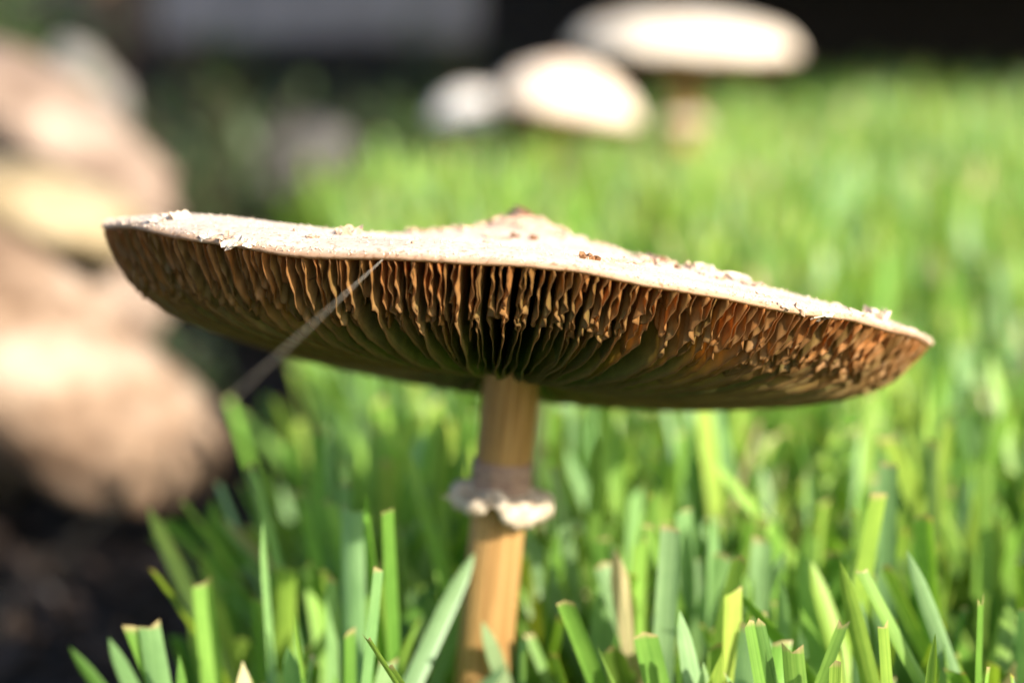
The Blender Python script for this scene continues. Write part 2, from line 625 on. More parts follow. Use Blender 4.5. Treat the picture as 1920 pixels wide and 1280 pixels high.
NA = 120
cs_col = [(.630, .86), (.668, .845), (.672, .6), (.675, .4), (.69, .25), (.72, .12), (.6, .08)]
v = [ring_pt(2 * math.pi * i / NA, r + 0.010 * math.sin(9 * i / NA * 6.283) * (r > .65), z + (0.02 * mnoise.noise(Vector((i * .2, 0, 0))) if z > .8 else 0)) for i in range(NA) for (r, z) in cs_col]
o = mesh_obj('collar', v, grid_faces(NA, len(cs_col), True), M['collar'], mush)
o['label'] = 'purplish brown sleeve above the ring'


def ring_prof(a):
    # a: 0 = right, -pi/2 = towards the camera
    right = 0.5 + 0.5 * math.cos(a + 0.35)
    notch = math.exp(-((((a + 1.72 + math.pi) % (2 * math.pi)) - math.pi) / .20) ** 2)
    ro = 1.16 + 0.05 * math.sin(3 * a + .5) + 0.02 * math.sin(8 * a) + 0.01 * math.sin(19 * a)
    drop = 0.28 + 0.18 * right + 0.06 * math.sin(4 * a + 1) + 0.02 * math.sin(13 * a) - 0.30 * notch
    rag = 0.08 * mnoise.noise(Vector((math.cos(a) * 12, math.sin(a) * 12, 0))) + 0.06 * mnoise.noise(Vector((math.cos(a) * 40, math.sin(a) * 40, 0)))
    zt = 0.10 - 0.07 * right + 0.05 * math.sin(4 * a + 2)
    ro -= 0.14 * notch
    bm = 0.010 * math.sin(29 * a)
    return [(.66, zt + .22), (.74, zt + .16), (.86, zt + .13 + bm), (ro - .10, zt + .07 + bm), (ro, zt - .05), (ro + .03, zt - drop * .55), (ro - .02, zt - drop + rag),
            (ro - .05, zt - drop + .01 + rag), (ro - .05, zt - drop * .5), (ro - .11, zt - .05), (.80, zt + .02), (.64, zt + .02)]


NA = 220
v = [ring_pt(2 * math.pi * i / NA, r, z) for i in range(NA) for (r, z) in ring_prof(2 * math.pi * i / NA)]
o = mesh_obj('ring', v, grid_faces(NA, 12, True), M['ring'], mush)
o['label'] = 'ragged pale ring hanging round the stem'
# loose shred on the ring's left
v, f, u, vv = tube_mesh([ring_pt(3.5, 1.05, -.02), ring_pt(3.45, 1.2, -.03), ring_pt(3.4, 1.33, -.02)], [.0006, .0005, .0001], 6)
mesh_obj('shred', v, f, M['ring'], mush)


# scales on the cap
def hit(px, py):
    d = ray(px, py).normalized()
    for dy in range(0, 60, 2):
        d = ray(px, py + dy).normalized()
        h = bvh.ray_cast(Vector((0, 0, CAM_Z)) - BASE, d)
        if h[0] is not None:
            return h[0], h[1]
    return None, None


def on_cap(rho, th):
    rr = rim_r(th) * rho
    e = 0.004
    p = cap_to_local((rr * math.cos(th), rr * math.sin(th), top_z(rho, th)))
    h = bvh.find_nearest(p)
    n = h[1]
    if n.z < 0:
        n = -n
    return p, n


def flake(p, n, sx, sy, hgt, mat, rot=0, curl=0.5):
    """ragged curled flake, sizes in cm"""
    if n.z < 0:
        n = -n
    x = Vector((1, 0, 0)) - n * n.x
    x.normalize()
    y = n.cross(x)
    x, y = x * math.cos(rot) + y * math.sin(rot), y * math.cos(rot) - x * math.sin(rot)
    k = 13
    v, f = [p + n * (0.004 + hgt * .006)], []
    for lvl, (rr, hh) in enumerate(((.55, .5), (1.0, 1.0), (.9, .0))):
        for j in range(k):
            a = 2 * math.pi * j / k
            q = rr * random.uniform(.6, 1.25)
            z = hgt * (hh * random.uniform(.2, 1.25) * (1 if curl > 0 else .4)) if lvl < 2 else -0.03
            v.append(p + (x * (sx * q * math.cos(a)) + y * (sy * q * math.sin(a))) * 0.01 + n * (z * 0.01))
    v[0] = p + n * (hgt * 0.45 * 0.01)
    for j in range(k):
        j2 = (j + 1) % k
        f.append((0, 1 + j, 1 + j2))
        f.append((1 + j, 1 + k + j, 1 + k + j2, 1 + j2))
        f.append((1 + k + j, 1 + 2 * k + j, 1 + 2 * k + j2, 1 + k + j2))
    return mesh_obj('scale', v, f, mat, cap, False)


T, B, P = M['scale_tan'], M['scale_brown'], M['scale_pale']
for px, py, sx, sy, h, m in [
    (655, 438, .20, .25, .13, T), (637, 440, .10, .2, .09, T), (337, 408, .16, .3, .12, P), (300, 412, .2, .3, .05, P),
    (916, 444, .10, .16, .07, T), (940, 447, .22, .2, .03, T), (967, 445, .09, .10, .07, B), (1000, 449, .08, .12, .10, B), (1054, 450, .06, .1, .06, T),
    (1097, 484, .11, .16, .07, B), (1112, 486, .10, .16, .06, B), (1135, 489, .15, .18, .05, T), (1160, 490, .18, .15, .05, T), (1190, 494, .2, .18, .06, T), (1222, 494, .16, .14, .09, T),
    (1245, 500, .16, .16, .05, P), (1270, 503, .07, .1, .05, B), (1325, 508, .24, .4, .11, P), (1345, 514, .22, .3, .09, P), (1310, 502, .12, .2, .10, P),
    (1383, 520, .22, .3, .10, P), (1410, 527, .2, .3, .06, T), (1155, 455, .14, .2, .06, P), (1130, 447, .2, .3, .05, T), (1230, 474, .12, .3, .08, T), (1205, 467, .2, .3, .05, P),
    (1255, 483, .16, .3, .06, T), (1292, 493, .06, .2, .10, T), (1640, 583, .20, .3, .14, P), (1655, 588, .08, .2, .16, P), (1600, 572, .2, .3, .04, P), (1215, 540, .08, .1, .05, T),
    (780, 428, .2, .3, .06, T), (800, 426, .2, .3, .05, T), (770, 430, .1, .2, .08, T), (840, 424, .15, .3, .06, T), (858, 421, .10, .25, .09, T), (880, 420, .2, .3, .06, T), (895, 419, .15, .3, .06, T),
    (1060, 425, .2, .3, .05, T), (1085, 436, .2, .3, .06, P), (1040, 440, .16, .16, .04, T), (985, 425, .2, .2, .05, T),
    (438, 456, .22, .12, .05, P), (425, 448, .14, .14, .06, T), (470, 458, .12, .12, .04, P), (390, 444, .16, .12, .04, P), (1285, 551, .06, .06, .06, T), (1340, 560, .05, .05, .05, T),
    (1500, 580, .14, .12, .04, T), (1470, 575, .12, .1, .04, T), (1540, 595, .2, .12, .04, P),
]:
    p, n = hit(px, py)
    if p is not None:
        flake(p, n, sx * 1.2, sy * 1.2, h * 1.3, m, random.uniform(-.4, .4))
for k in range(46):
    rho, th = math.sqrt(random.uniform(.03, .9)), random.uniform(0, 2 * math.pi)
    p, n = on_cap(rho, th)
    flake(p, n, random.uniform(.06, .2), random.uniform(.06, .2), random.uniform(.03, .07), random.choice([T, P, P]), random.uniform(0, 3))
# umbo plates
for k in range(9):
    rho, th = random.uniform(0.01, .085), random.uniform(0, 6.28)
    p, n = on_cap(rho, th)
    flake(p, n, random.uniform(.25, .42), random.uniform(.25, .4), random.uniform(.02, .05), T, random.uniform(0, 3))
# fine fibrils that roughen the skin
fv, ff = [], []
for k in range(5200):
    rho, th = (math.sqrt(random.uniform(.01, .998)), random.uniform(0, 6.283)) if k % 4 else (random.uniform(.985, 1.0), random.uniform(0, 6.283))
    p, n = on_cap(rho, th)
    L, wd = random.uniform(.0002, .0007) * (1 if random.random() < .93 else 1.8), random.uniform(.0001, .0003)
    a = random.uniform(0, 6.28)
    t = Vector((math.cos(a), math.sin(a), 0))
    d = n + Vector((random.uniform(-1, 1), random.uniform(-1, 1), 0)) * 1.1
    s = n.cross(t).normalized() if n.cross(t).length > 1e-4 else t
    b = len(fv)
    fv += [p - t * wd - n * .0001, p + t * wd - n * .0001, p + s * wd * 1.4 - n * .0001, p + d.normalized() * L]
    ff += [(b, b + 1, b + 3), (b + 1, b + 2, b + 3), (b + 2, b, b + 3)]
o = mesh_obj('fibrils', fv, ff, M['scale_pale'], cap, False)
o['kind'] = 'stuff'

# short spines of white fluff on the gills are left to the material; the taut thread is a thing
A = at(717, 487, 0.4635)
Bp = at(400, 776, 0.345)
dirv = (Bp - A)
k_end = (A.z - SOIL_Z) / (A.z - Bp.z)
pts = [A + dirv * (k_end * k / 40) + Vector((0, 0, -0.0012 * math.sin(math.pi * k / 40))) for k in range(41)]
v, f, u, vv = tube_mesh([p - pts[-1] for p in pts], [0.00007 - 0.000058 * min(1, (k / 60 * k_end) ** .8) for k in range(41)], 6)
th_o = mesh_obj('silk_thread', v, f, M['silk'])
th_o.location = pts[-1]
tag(th_o, 'thin pale silk thread stretched from the mushroom rim down to the soil', 'thread')


# ------------------------------------------------------------------ background mushrooms
def back_mushroom(px, py, Y, radius, prof, tilt, label, stem_r, capmat, lean=0.0, seed=0):
    c = at(px, py, Y)
    base = Vector((c.x - lean, Y + .004, -0.004))
    root = empty('mushroom', base)
    tag(root, label, 'mushroom', 'mushrooms growing in the lawn')
    rot = Matrix.Rotation(tilt[0], 4, 'Y') @ Matrix.Rotation(tilt[1], 4, 'X')
    n = 96
    rh = [0, .1, .2, .3, .42, .55, .68, .8, .88, .94, .98, 1.0]
    v, rr = [], []
    for i in range(n):
        th = 6.2832 * i / n
        r0 = radius * (1 + .03 * mnoise.noise(Vector((math.cos(th) * 1.5, math.sin(th) * 1.5, seed))) + .012 * math.sin(7 * th + seed))
        for q in rh:
            z = radius * float(np.interp(q, *prof)) + radius * .03 * mnoise.noise(Vector((q * math.cos(th) * 4, q * math.sin(th) * 4, seed)))
            v.append(rot @ Vector((r0 * q * math.cos(th), r0 * q * math.sin(th), z)) + c - base); rr.append(.12 + .88 * q)
        for q in (.97, .8, .5, .2, .08):
            v.append(rot @ Vector((r0 * q * math.cos(th), r0 * q * math.sin(th), radius * (.12 * (1 - q)) - .004)) + c - base); rr.append(1)
    cp = mesh_obj('cap', v, grid_faces(n, len(rh) + 5, True), capmat, root, True, {'rho': rr})
    # gill ridges below
    n = 120
    v, ga = [], []
    for i in range(n):
        th = 6.2832 * i / n
        dz = -radius * (.16 if i % 2 else .05)
        for q in (.95, .8, .5, .22, .16):
            v.append(rot @ Vector((radius * q * math.cos(th), radius * q * math.sin(th), (dz if .2 < q < .9 else 0) - .0045 + radius * .12 * (1 - q))) + c - base)
            ga.append(q)
    g = mesh_obj('gills', v, grid_faces(n, 5, True), M['gill'], root, True, {'rho': ga, 't': [.5] * len(v), 'tone': [.5] * len(v)})
    g['kind'] = 'stuff'
    top = c + rot @ Vector((0, 0, radius * .08))
    pts = spline([base, base.lerp(top, .5) + Vector((lean * .1, 0, 0)), top], 10)
    rd = [stem_r * float(np.interp(k / 20, [0, .15, .6, 1], [1.25, 1.05, .95, 1])) for k in range(21)]
    v, f, u, vv = tube_mesh([p - base for p in pts], rd, 28, lambda a, t: .02 * math.sin(9 * a))
    mesh_obj('stem', v, f, M['stem'], root, True, {'u': u, 'v': vv})
    # ring
    pr = base.lerp(top, .62) - base
    prf = [(1.0, .004), (1.25, .003), (1.75, .0), (1.8, -.004), (1.7, -.0035), (1.2, .0015), (.9, .001)]
    v = [pr + Vector((math.cos(6.2832 * i / 40) * r * stem_r, math.sin(6.2832 * i / 40) * r * stem_r, z + .0012 * math.sin(5 * 6.2832 * i / 40))) for i in range(40) for r, z in prf]
    mesh_obj('ring', v, grid_faces(40, len(prf), True), M['ring'], root)
    for k in range(22):
        th, q = random.uniform(0, 6.28), math.sqrt(random.uniform(0, .8))
        z = radius * float(np.interp(q, *prof))
        p = rot @ Vector((radius * q * math.cos(th), radius * q * math.sin(th), z)) + c - base
        o = flake(p, rot @ Vector((q * .5 * math.cos(th), q * .5 * math.sin(th), 1)).normalized(), random.uniform(.15, .4), random.uniform(.15, .4), .08, random.choice([T, P, P]))
        o.parent = cp
    return root


flatp = ([0, .15, .4, .7, .88, .96, 1.0], [.28, .278, .26, .205, .13, .05, -.05])
domep = ([0, .15, .4, .7, .88, .97, 1.0], [.64, .63, .56, .40, .21, .06, -.04])
back_mushroom(1282, 88, 1.72, .078, flatp, (R(2), R(-1)), 'wide flat white mushroom cap on a tan stem standing tallest behind', .0100, M['cap_cream'], .002, 3)
back_mushroom(1056, 205, 1.58, .0475, domep, (R(9), R(-3)), 'domed peach and white mushroom low in the grass', .0090, M['cap_peach'], .003, 9)
back_mushroom(882, 216, 1.66, .028, domep, (R(-4), R(4)), 'small white domed mushroom beside the peach domed one', .0065, M['cap_white'], .001, 15)

# ------------------------------------------------------------------ rocks
def rock(px, py, Y, size, rot, mat, label, seed, rough=.22, z=None, name='rock', group='rocks edging the bed', rdiv=4):
    import bmesh
    bm = bmesh.new()
    bmesh.ops.create_icosphere(bm, subdivisions=rdiv, radius=1)
    for vv_ in bm.verts:
        p = vv_.co.copy()
        d = 1 + rough * fbm(p.x + seed, p.y, p.z, 1.1, 3) + .05 * fbm(p.x, p.y + seed, p.z, 4, 3)
        c = mnoise.voronoi(p * 1.6 + Vector((seed, 0, 0)))[0]
        d += .20 * (c[0] - .4)
        q = p * d
        if q.z < 0:                    # undercut flank
            q.x *= 1 + .30 * q.z
            q.y *= 1 + .55 * q.z
        # flatten towards a blocky weathered stone
        vv_.co = Vector([math.copysign(abs(t) ** .86, t) for t in q])
    me = bpy.data.meshes.new(name)
    bm.to_mesh(me)
    bm.free()
    mtx = Matrix.Rotation(rot[2], 4, 'Z') @ Matrix.Rotation(rot[1], 4, 'Y') @ Matrix.Rotation(rot[0], 4, 'X') @ Matrix.Diagonal((*size, 1))
    me.transform(mtx)
    me.polygons.foreach_set('use_smooth', np.ones(len(me.polygons), dtype=bool))
    me.materials.append(mat)
    o = bpy.data.objects.new(name, me)
    col.objects.link(o)
    p = at(px, py, Y)
    lo = min(v_.co.z for v_ in me.vertices)
    o.location = (p.x, p.y, p.z)
    if z is None:                      # rest it slightly sunk in the soil
        o.location.z = SOIL_Z - lo - .01
    tag(o, label, 'rock', group)
    return o


rock(20, 680, 1.00, (.088, .050, .038), (0, R(36), R(-10)), M['rock_a'], 'large pinkish tan rock with rounded end on the dark soil', 1.0, z=1)
rock(70, 405, 1.22, (.054, .05, .022), (0, R(16), R(10)), M['rock_b'], 'yellowish rock wedged between two pinkish rocks', 5.0, z=1)
rock(95, 250, 1.42, (.080, .05, .027), (0, R(34), R(-8)), M['rock_c'], 'mauve pink rock at the top of the rock pile', 8.3, z=1)
rock(-160, 900, 1.06, (.06, .05, .04), (0, R(6), R(30)), M['rock_a'], 'tan rock low beside the large pinkish rock', 11.0)
rock(-60, 560, 1.26, (.10, .06, .062), (0, R(4), R(20)), M['rock_c'], 'shaded rock under the yellowish rock', 17.0)
rock(-20, 380, 1.50, (.10, .06, .075), (0, R(4), R(-20)), M['rock_c'], 'broad rock bearing the mauve pink rock', 21.0)
rock(545, 185, 2.05, (.05, .04, .05), (0, 0, R(20)), M['rock_g_shade'], 'grey stone with shade in its colour among dark low plants', 13.0)
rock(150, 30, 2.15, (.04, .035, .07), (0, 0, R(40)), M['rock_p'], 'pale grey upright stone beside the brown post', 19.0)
rock(300, 960, .96, (.012, .010, .007), (0, 0, R(40)), M['rock_c'], 'small reddish pebble on the dark soil below the rocks', 23.0, rdiv=3)
rock(60, 930, .93, (.010, .009, .006), (0, 0, R(10)), M['rock_g_shade'], 'small brown pebble darkened for shade on the dark soil below the rocks', 29.0, rdiv=3)

# bark mulch over the soil
mv, mf = [], []
for k in range(2600):
    y = random.uniform(.35, 2.6)
    ex = float(edge_x(min(y, 2.4)))
    x = ex - abs(random.gauss(0, .22)) - .012
    if y > 2.42:
        x = random.uniform(-.8, 1.5)
    c = Vector((x, y, SOIL_Z + .004 + random.uniform(0, .006)))
    L, W_, H = random.uniform(.005, .016), random.uniform(.002, .006), random.uniform(.001, .003)
    m3 = Matrix.Rotation(random.uniform(0, 6.28), 3, 'Z') @ Matrix.Rotation(random.uniform(-.5, .5), 3, 'Y') @ Matrix.Rotation(random.uniform(-.5, .5), 3, 'X')
    b = len(mv)
    for sx in (-1, 1):
        for sy in (-1, 1):
            for sz in (-1, 1):
                mv.append(c + m3 @ Vector((sx * L * random.uniform(.6, 1), sy * W_ * random.uniform(.5, 1), sz * H)))
    mf += [tuple(b + q for q in t) for t in ((0, 1, 3, 2), (4, 6, 7, 5), (0, 4, 5, 1), (2, 3, 7, 6), (0, 2, 6, 4), (1, 5, 7, 3))]
o = mesh_obj('bark_mulch', mv, mf, M['mulch'], None, False)
tag(o, 'dark bark chips scattered over the bare soil', 'mulch', kind='stuff')

# ------------------------------------------------------------------ grass
def grass_colors(n, rng):
    pal = np.array([[.200, .335, .060], [.150, .285, .045], [.240, .355, .055], [.195, .335, .125], [.245, .375, .175], [.285, .385, .070], [.105, .215, .035], [.45, .37, .20]])
    idx = rng.choice(len(pal), n, p=[.20, .20, .14, .14, .09, .08, .12, .03])
    c = pal[idx] * rng.uniform(.92, 1.34, (n, 1))
    return c * rng.uniform(.94, 1.06, (n, 3))


def build_blades(name, base, heading, length, width, lean, bend, colr, cut, K, rng, twist=None):
    """base (n,3); each blade a folded strip, 3 points across and K rows"""
    n = len(base)
    vs = np.array([0, .3, .6, .88, .975, 1.0]) if K == 6 else np.concatenate([np.linspace(0, .88, K - 4), [.94, .97, .988, 1.0]])
    d = np.stack([np.cos(heading), np.sin(heading), np.zeros(n)], 1)
    sd = heading + np.pi / 2 + (twist if twist is not None else rng.uniform(-1.4, 1.4, n))
    side = np.stack([np.cos(sd), np.sin(sd), np.zeros(n)], 1)
    fold = rng.uniform(.10, .45, n)
    P_ = np.zeros((n, K, 3, 3))
    pos = base.copy()
    for k, t in enumerate(vs):
        ang = lean + bend * t
        if k > 0:
            pos = pos + (d * np.sin(ang)[:, None] + np.array([0, 0, 1.0]) * np.cos(ang)[:, None]) * (length * (t - vs[k - 1]))[:, None]
        up = d * np.sin(ang)[:, None] + np.array([0, 0, 1.0]) * np.cos(ang)[:, None]
        nrm = np.cross(side, up)
        tipw = np.where(cut > .5, 0.84, 0.22)
        wk = np.interp(t, [0, .2, .55, .86, 1.0], [.55, .85, 1, .92, 0])
        wk = np.where(t > .86, .92 + (tipw - .92) * ((t - .86) / .14) ** np.where(cut > .5, 1.0, 2.6), wk)
        hw = width * .5 * wk
        jag = (rng.uniform(-1, 1, (n, 3)) * .0013 * (cut > .5)[:, None]) if k == K - 1 else np.zeros((n, 3))
        for a, s in enumerate((-1, 0, 1)):
            P_[:, k, a] = pos + side * (hw * s)[:, None] + nrm * (hw * fold * abs(s))[:, None] + up * jag[:, a:a + 1]
            if k == K - 1 and a == 1:
                P_[:, k, a] += up * np.where(cut > .5, 0, .0015)[:, None]
    verts = P_.reshape(-1, 3)
    q = []
    for k in range(K - 1):
        for a in range(2):
            q.append((k * 3 + a, k * 3 + a + 1, (k + 1) * 3 + a + 1, (k + 1) * 3 + a))
    q = np.array(q)
    faces = (q[None] + (np.arange(n) * K * 3)[:, None, None]).reshape(-1, 4)
    C = np.repeat(colr[:, None], K * 3, 1).reshape(n, K, 3, 3)
    tip = np.array([.46, .33, .17])
    C[:, -1] = np.where((cut > .5)[:, None, None], tip, C[:, -1])
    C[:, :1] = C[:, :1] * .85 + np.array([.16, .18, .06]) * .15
    across = np.tile(np.array([0, .5, 1.]), (n, K, 1)) + np.arange(n)[:, None, None] * 3.7
    along = np.tile(vs[None, :, None], (n, 1, 3)) * length[:, None, None] * 100 + np.arange(n)[:, None, None] * 1.3
    me = bpy.data.meshes.new(name)
    me.vertices.add(len(verts))
    me.vertices.foreach_set('co', verts.astype(np.float32).ravel())
    me.loops.add(len(faces) * 4)
    me.loops.foreach_set('vertex_index', faces.astype(np.int32).ravel())
    me.polygons.add(len(faces))
    me.polygons.foreach_set('loop_start', np.arange(len(faces), dtype=np.int32) * 4)
    me.polygons.foreach_set('use_smooth', np.ones(len(faces), dtype=bool))
    me.update(calc_edges=True)
    for k_, a_ in (('across', across), ('along', along)):
        t_ = me.attributes.new(k_, 'FLOAT', 'POINT')
        t_.data.foreach_set('value', a_.astype(np.float32).ravel())
    t_ = me.attributes.new('col', 'FLOAT_COLOR', 'POINT')
    c4 = np.ones((len(verts), 4), dtype=np.float32)
    c4[:, :3] = C.reshape(-1, 3)
    t_.data.foreach_set('color', c4.ravel())
    me.materials.append(M['grass'])
    o_ = bpy.data.objects.new(name, me)
    col.objects.link(o_)
    return o_


def scatter(n, y0, y1, rng):
    y = rng.uniform(y0, y1, n * 3)
    ex = np.interp(y, EY, EX) + .010 * np.sin(y * 60) + .006 * np.sin(y * 171)
    half = .12 + y * .30
    x = rng.uniform(-.2, .9, n * 3)
    ok = (x > ex) & (x < half)
    # keep the mushroom stem clear
    ok &= (np.hypot(x - BASE.x, y - BASE.y) > .014)
    ok &= ~((np.abs(x - (BASE.x + .002)) < .026) & (y < BASE.y + .004))
    x, y = x[ok][:n], y[ok][:n]
    return np.stack([x, y, np.full(len(x), -.004)], 1)


def grass_patch(name, n, y0, y1, K, label, seed, hscale=1.0):
    rng = np.random.default_rng(seed)
    b = scatter(n, y0, y1, rng)
    n = len(b)
    ln = rng.normal(.082, .014, n).clip(.045, .112) * hscale
    ln *= np.interp(b[:, 1], [.44, .50, .60, 1.3, 1.6, 2.4], [.78, .86, 1.0, 1.0, .88, .88])
    wd = rng.normal(.0050, .0010, n).clip(.0025, .0072)
    ed = np.interp(b[:, 0] - np.interp(b[:, 1], EY, EX), [0, .03], [.6, 1])
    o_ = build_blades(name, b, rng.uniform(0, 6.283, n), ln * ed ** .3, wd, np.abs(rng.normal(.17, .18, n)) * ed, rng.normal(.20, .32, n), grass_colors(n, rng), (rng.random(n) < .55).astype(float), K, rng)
    tag(o_, label, 'grass', kind='stuff')
    return o_


grass_patch('grass', 4700, .30, .95, 9, 'broad bladed green lawn grass around the large mushroom', 1)
grass_patch('grass', 13500, .95, 2.42, 6, 'blurred green lawn grass stretching behind the large mushroom', 2)

# single blades that stand out in front, each its own object
rngb = np.random.default_rng(5)
FRONT = [
    # tip px, tip py, Y, foot px at y=1400, width cm, cut, colour index, label
    (1258, 988, .530, 1238, .52, 1, 4, 'pale upright grass blade with torn brown tip right of the stem'),
    (1285, 952, .565, 1300, .55, 1, 3, 'bluish upright grass blade behind the pale torn blade'),
    (1338, 972, .560, 1325, .55, 0, 3, 'bluish rounded grass blade behind the pale torn blade'),
    (1275, 1156, .500, 1330, .45, 0, 4, 'folded grass blade in front of the pale torn blade'),
    (1402, 1166, .478, 1455, .30, 1, 1, 'narrow split grass blade with frayed tip'),
    (1428, 1165, .480, 1468, .30, 1, 6, 'dark narrow grass blade beside the split one'),
    (1485, 1216, .476, 1500, .52, 1, 0, 'short wide grass blade with chewed tan top'),
    (1575, 1064, .498, 1665, .45, 0, 2, 'rounded yellow-edged grass blade leaning left'),
    (1612, 1066, .500, 1800, .34, 1, 0, 'slender cut grass blade leaning far left'),
    (1706, 1042, .510, 1830, .40, 0, 4, 'glossy rounded grass blade with white tip'),
    (1660, 1168, .480, 1668, .28, 1, 2, 'narrow upright grass blade with square cut tip'),
    (1757, 1200, .478, 1735, .30, 0, 2, 'short spotted grass blade with rounded tip'),
    (1840, 1126, .490, 1838, .55, 1, 1, 'broad dark grass blade with ragged white top'),
    (1578, 1170, .484, 1500, .28, 1, 0, 'slim grass blade leaning right'),
    (1566, 1242, .470, 1562, .26, 1, 2, 'stubby square cut grass blade'),
    (690, 1190, .474, 810, .17, 1, 2, 'thin bright grass blade leaning left by the stem foot'),
    (736, 1246, .470, 830, .15, 1, 2, 'shorter thin bright grass blade by the stem foot'),
    (988, 1196, .520, 985, .52, 1, 3, 'bluish notched grass blade against the stem'),
    (985, 992, .590, 1150, .60, 0, 4, 'long broad grass blade leaning against the ring'),
    (1128, 1060, .555, 1270, .52, 1, 4, 'broad grass blade with tan tip leaning left'),
    (805, 905, .680, 870, .75, 0, 4, 'wide bluish grass blade behind the stem'),
    (280, 1172, .520, 320, .55, 1, 3, 'broad cut grass blade at the lawn edge over the dark soil'),
    (212, 1204, .535, 290, .42, 0, 3, 'rounded grass blade at the lawn edge over the dark soil'),
    (135, 1222, .545, 270, .42, 0, 6, 'dark rounded grass blade reaching furthest over the soil'),
    (400, 945, .640, 470, .62, 0, 1, 'blurred broad grass blade leaning over the soil'),
    (500, 878, .690, 590, .60, 0, 2, 'tall bright grass blade at the lawn edge'),
]
pal = np.array([[.200, .335, .060], [.150, .285, .045], [.240, .355, .055], [.195, .335, .125], [.245, .375, .175], [.285, .385, .070], [.095, .195, .035]])
for px, py, Y, fx, wd, cut, ci, label in FRONT:
    tip = at(px, py, Y)
    f0 = at(fx, 1400, Y)
    dx = (f0.x - tip.x) / max(1e-4, tip.z - f0.z)
    foot = Vector((tip.x + dx * (tip.z + .004), Y + random.uniform(-.004, .004), -.004))
    vec = tip - foot
    L = vec.length
    ang = math.acos(max(-1, min(1, vec.z / L)))
    hd = math.atan2(vec.y, vec.x)
    bnd = random.uniform(-.10, .12)
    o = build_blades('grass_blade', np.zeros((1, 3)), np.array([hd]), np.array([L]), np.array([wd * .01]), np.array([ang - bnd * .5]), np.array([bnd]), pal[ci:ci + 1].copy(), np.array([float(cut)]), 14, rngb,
                     np.array([(0 if abs(math.cos(hd)) < .5 else -math.pi / 2 * 1) + random.uniform(-.5, .5)]))
    o.location = foot
    tag(o, label, 'grass blade', 'single grass blades standing out in front')

# ------------------------------------------------------------------ things behind the lawn
def box(name, c, s, mat, parent=None, rz=0, bev=.004):
    import bmesh
    bm = bmesh.new()
    bmesh.ops.create_cube(bm, size=1)
    for v_ in bm.verts:
        v_.co = Vector((v_.co.x * s[0], v_.co.y * s[1], v_.co.z * s[2]))
    bmesh.ops.bevel(bm, geom=bm.edges[:], offset=bev, segments=2, affect='EDGES')
    me = bpy.data.meshes.new(name)
    bm.to_mesh(me)
    bm.free()
    me.materials.append(mat)
    o_ = bpy.data.objects.new(name, me)
    col.objects.link(o_)
    o_.location = c
    o_.rotation_euler.z = rz
    if parent:
        o_.parent = parent
    return o_


deck = empty('shade_deck', (1.0, 2.3, SOIL_Z))  # added out of view so its shadow darkens the back of the garden
tag(deck, 'unseen timber deck added to shade the back of the garden', 'deck')
DX0, DX1, DY0, DY1, DZ = -.02, 3.2, 1.88, 4.30, .44
n_b = 18
for k in range(n_b):
    y = DY0 + (DY1 - DY0) * (k + .5) / n_b
    box('shade_deck_board', ((DX0 + DX1) / 2 - 1.0, y - 2.3, DZ + .03), (DX1 - DX0, (DY1 - DY0) / n_b - .004, .03), M['deck'], deck)
for x in (.04, .55, 1.35, 2.25, 3.1):
    box('shade_deck_joist', (x - 1.0, (DY0 + DY1) / 2 - 2.3, DZ - .045), (.05, DY1 - DY0 - .06, .11), M['deck'], deck)
box('shade_deck_fascia', ((DX0 + DX1) / 2 - 1.0, DY0 - .014 - 2.3, DZ - .01), (DX1 - DX0, .024, .12), M['deck'], deck)
px_post = at(215, 60, 2.75)
post = empty('timber_post', (px_post.x, 2.75, SOIL_Z))
tag(post, 'brown timber post between the pale upright stone and the grey step', 'post')
box('shaft', (0, 0, .30), (.036, .045, .62), M['post'], post)
box('post_cap', (0, 0, .622), (.05, .06, .022), M['post'], post)
for x in (1.6, 3.0):  # posts of the added deck
    box('post', (x - 1.0, 2.9 - 2.3, DZ / 2 - .03), (.05, .05, DZ + .03), M['post'], deck)

wall = box('void_back_wall', (1.4, 4.36, .6), (5.2, .08, 1.3), M['wall'])  # added backing; its near-black colour holds the shade of the void
tag(wall, 'near-black wall added as the dark back of the void under the deck', 'wall')

p0, p1 = at(300, 40, 2.62), at(900, 40, 2.62)
step = empty('timber_step', ((p0.x + p1.x) / 2, 2.66, SOIL_Z))
tag(step, 'weathered grey timber step shaded by the added deck', 'step')
zt = at(600, -40, 2.62).z
zb = at(600, 74, 2.62).z
box('tread', (0, 0, (zt + zb) / 2 - SOIL_Z), (p1.x - p0.x, .10, zt - zb), M['plank'], step)
for s in (-1, 1):
    box('step_leg', (s * (p1.x - p0.x) * .42, .02, (zb - SOIL_Z) / 2), (.03, .05, zb - SOIL_Z - .001), M['deck'], step)


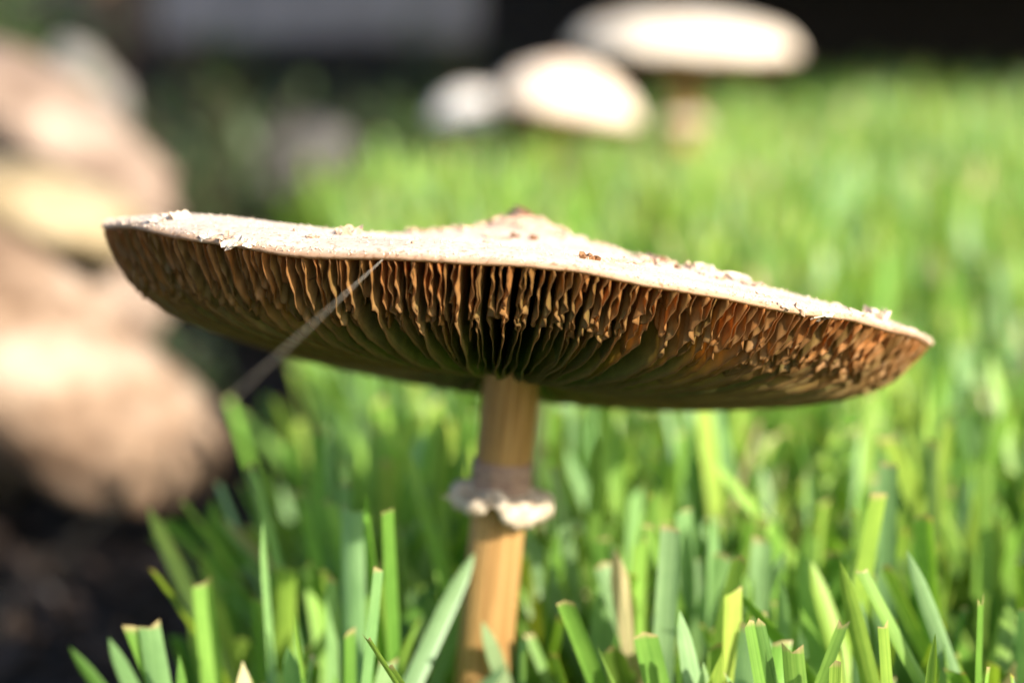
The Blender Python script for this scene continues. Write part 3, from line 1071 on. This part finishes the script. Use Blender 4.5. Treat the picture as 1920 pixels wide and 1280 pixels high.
def leafy(name, loc, h, spread, nleaf, size, mat, label, seed, group='low plants behind the rocks'):
    rnd = random.Random(seed)
    root = empty(name, loc)
    tag(root, label, 'plant', group)
    sv, sf, lv, lf = [], [], [], []
    nst = max(4, nleaf // 14)
    for s in range(nst):
        a, l = rnd.uniform(0, 6.28), rnd.uniform(.4, 1)
        tipp = Vector((math.cos(a) * spread * l * rnd.uniform(.2, 1), math.sin(a) * spread * l * rnd.uniform(.2, 1), h * rnd.uniform(.55, 1)))
        pts = [Vector((0, 0, 0)), tipp * .5 + Vector((0, 0, h * .12)), tipp]
        v_, f_, _, _ = tube_mesh(spline(pts, 4), [.0022 - .00018 * q for q in range(9)], 5)
        b = len(sv)
        sv += v_
        sf += [tuple(q + b for q in t) for t in f_]
        for k in range(nleaf // nst):
            p = (pts[0].lerp(pts[2], rnd.uniform(.25, 1))) + Vector((rnd.gauss(0, spread * .12), rnd.gauss(0, spread * .12), rnd.gauss(0, h * .06)))
            p.z = max(p.z, .006)
            d = Vector((rnd.gauss(0, 1), rnd.gauss(0, 1), rnd.uniform(-.3, .9))).normalized()
            sd_ = d.cross(Vector((rnd.gauss(0, .3), rnd.gauss(0, .3), 1))).normalized()
            L = size * rnd.uniform(.6, 1.3)
            nn = d.cross(sd_)
            b = len(lv)
            lv += [p, p + d * L * .35 + sd_ * L * .24 + nn * L * .05, p + d * L * .35 - nn * L * .03, p + d * L * .35 - sd_ * L * .24 + nn * L * .05,
                   p + d * L * .72 + sd_ * L * .16, p + d * L * .72 - sd_ * L * .16, p + d * L - nn * L * .05]
            lf += [(b, b + 2, b + 1), (b, b + 3, b + 2), (b + 1, b + 2, b + 4), (b + 2, b + 3, b + 5), (b + 2, b + 5, b + 6, b + 4)]
    mesh_obj('stems', sv, sf, M['twig'], root)
    o_ = mesh_obj('foliage', lv, lf, mat, root)
    return root


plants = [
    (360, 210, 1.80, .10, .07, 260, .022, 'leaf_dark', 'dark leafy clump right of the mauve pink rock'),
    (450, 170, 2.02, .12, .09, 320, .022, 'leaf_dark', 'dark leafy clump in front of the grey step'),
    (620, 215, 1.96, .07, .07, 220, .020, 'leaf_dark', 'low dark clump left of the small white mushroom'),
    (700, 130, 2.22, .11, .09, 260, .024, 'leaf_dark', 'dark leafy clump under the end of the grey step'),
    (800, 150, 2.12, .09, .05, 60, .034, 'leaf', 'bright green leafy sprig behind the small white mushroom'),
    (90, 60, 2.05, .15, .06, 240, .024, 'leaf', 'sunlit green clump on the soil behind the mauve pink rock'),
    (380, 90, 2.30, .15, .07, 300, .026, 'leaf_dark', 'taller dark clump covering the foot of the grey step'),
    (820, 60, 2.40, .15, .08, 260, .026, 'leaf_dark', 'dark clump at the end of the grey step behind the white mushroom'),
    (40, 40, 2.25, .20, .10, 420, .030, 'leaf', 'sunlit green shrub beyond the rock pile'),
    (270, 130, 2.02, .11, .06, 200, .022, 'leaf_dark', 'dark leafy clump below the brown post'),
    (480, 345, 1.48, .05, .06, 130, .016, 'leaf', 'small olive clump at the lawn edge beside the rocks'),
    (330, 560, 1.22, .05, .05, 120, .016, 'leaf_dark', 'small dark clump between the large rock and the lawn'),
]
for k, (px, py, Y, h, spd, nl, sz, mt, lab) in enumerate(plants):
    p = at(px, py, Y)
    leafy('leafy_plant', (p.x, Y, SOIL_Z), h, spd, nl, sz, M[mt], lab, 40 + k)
# hedge beyond on the left so the garden goes on
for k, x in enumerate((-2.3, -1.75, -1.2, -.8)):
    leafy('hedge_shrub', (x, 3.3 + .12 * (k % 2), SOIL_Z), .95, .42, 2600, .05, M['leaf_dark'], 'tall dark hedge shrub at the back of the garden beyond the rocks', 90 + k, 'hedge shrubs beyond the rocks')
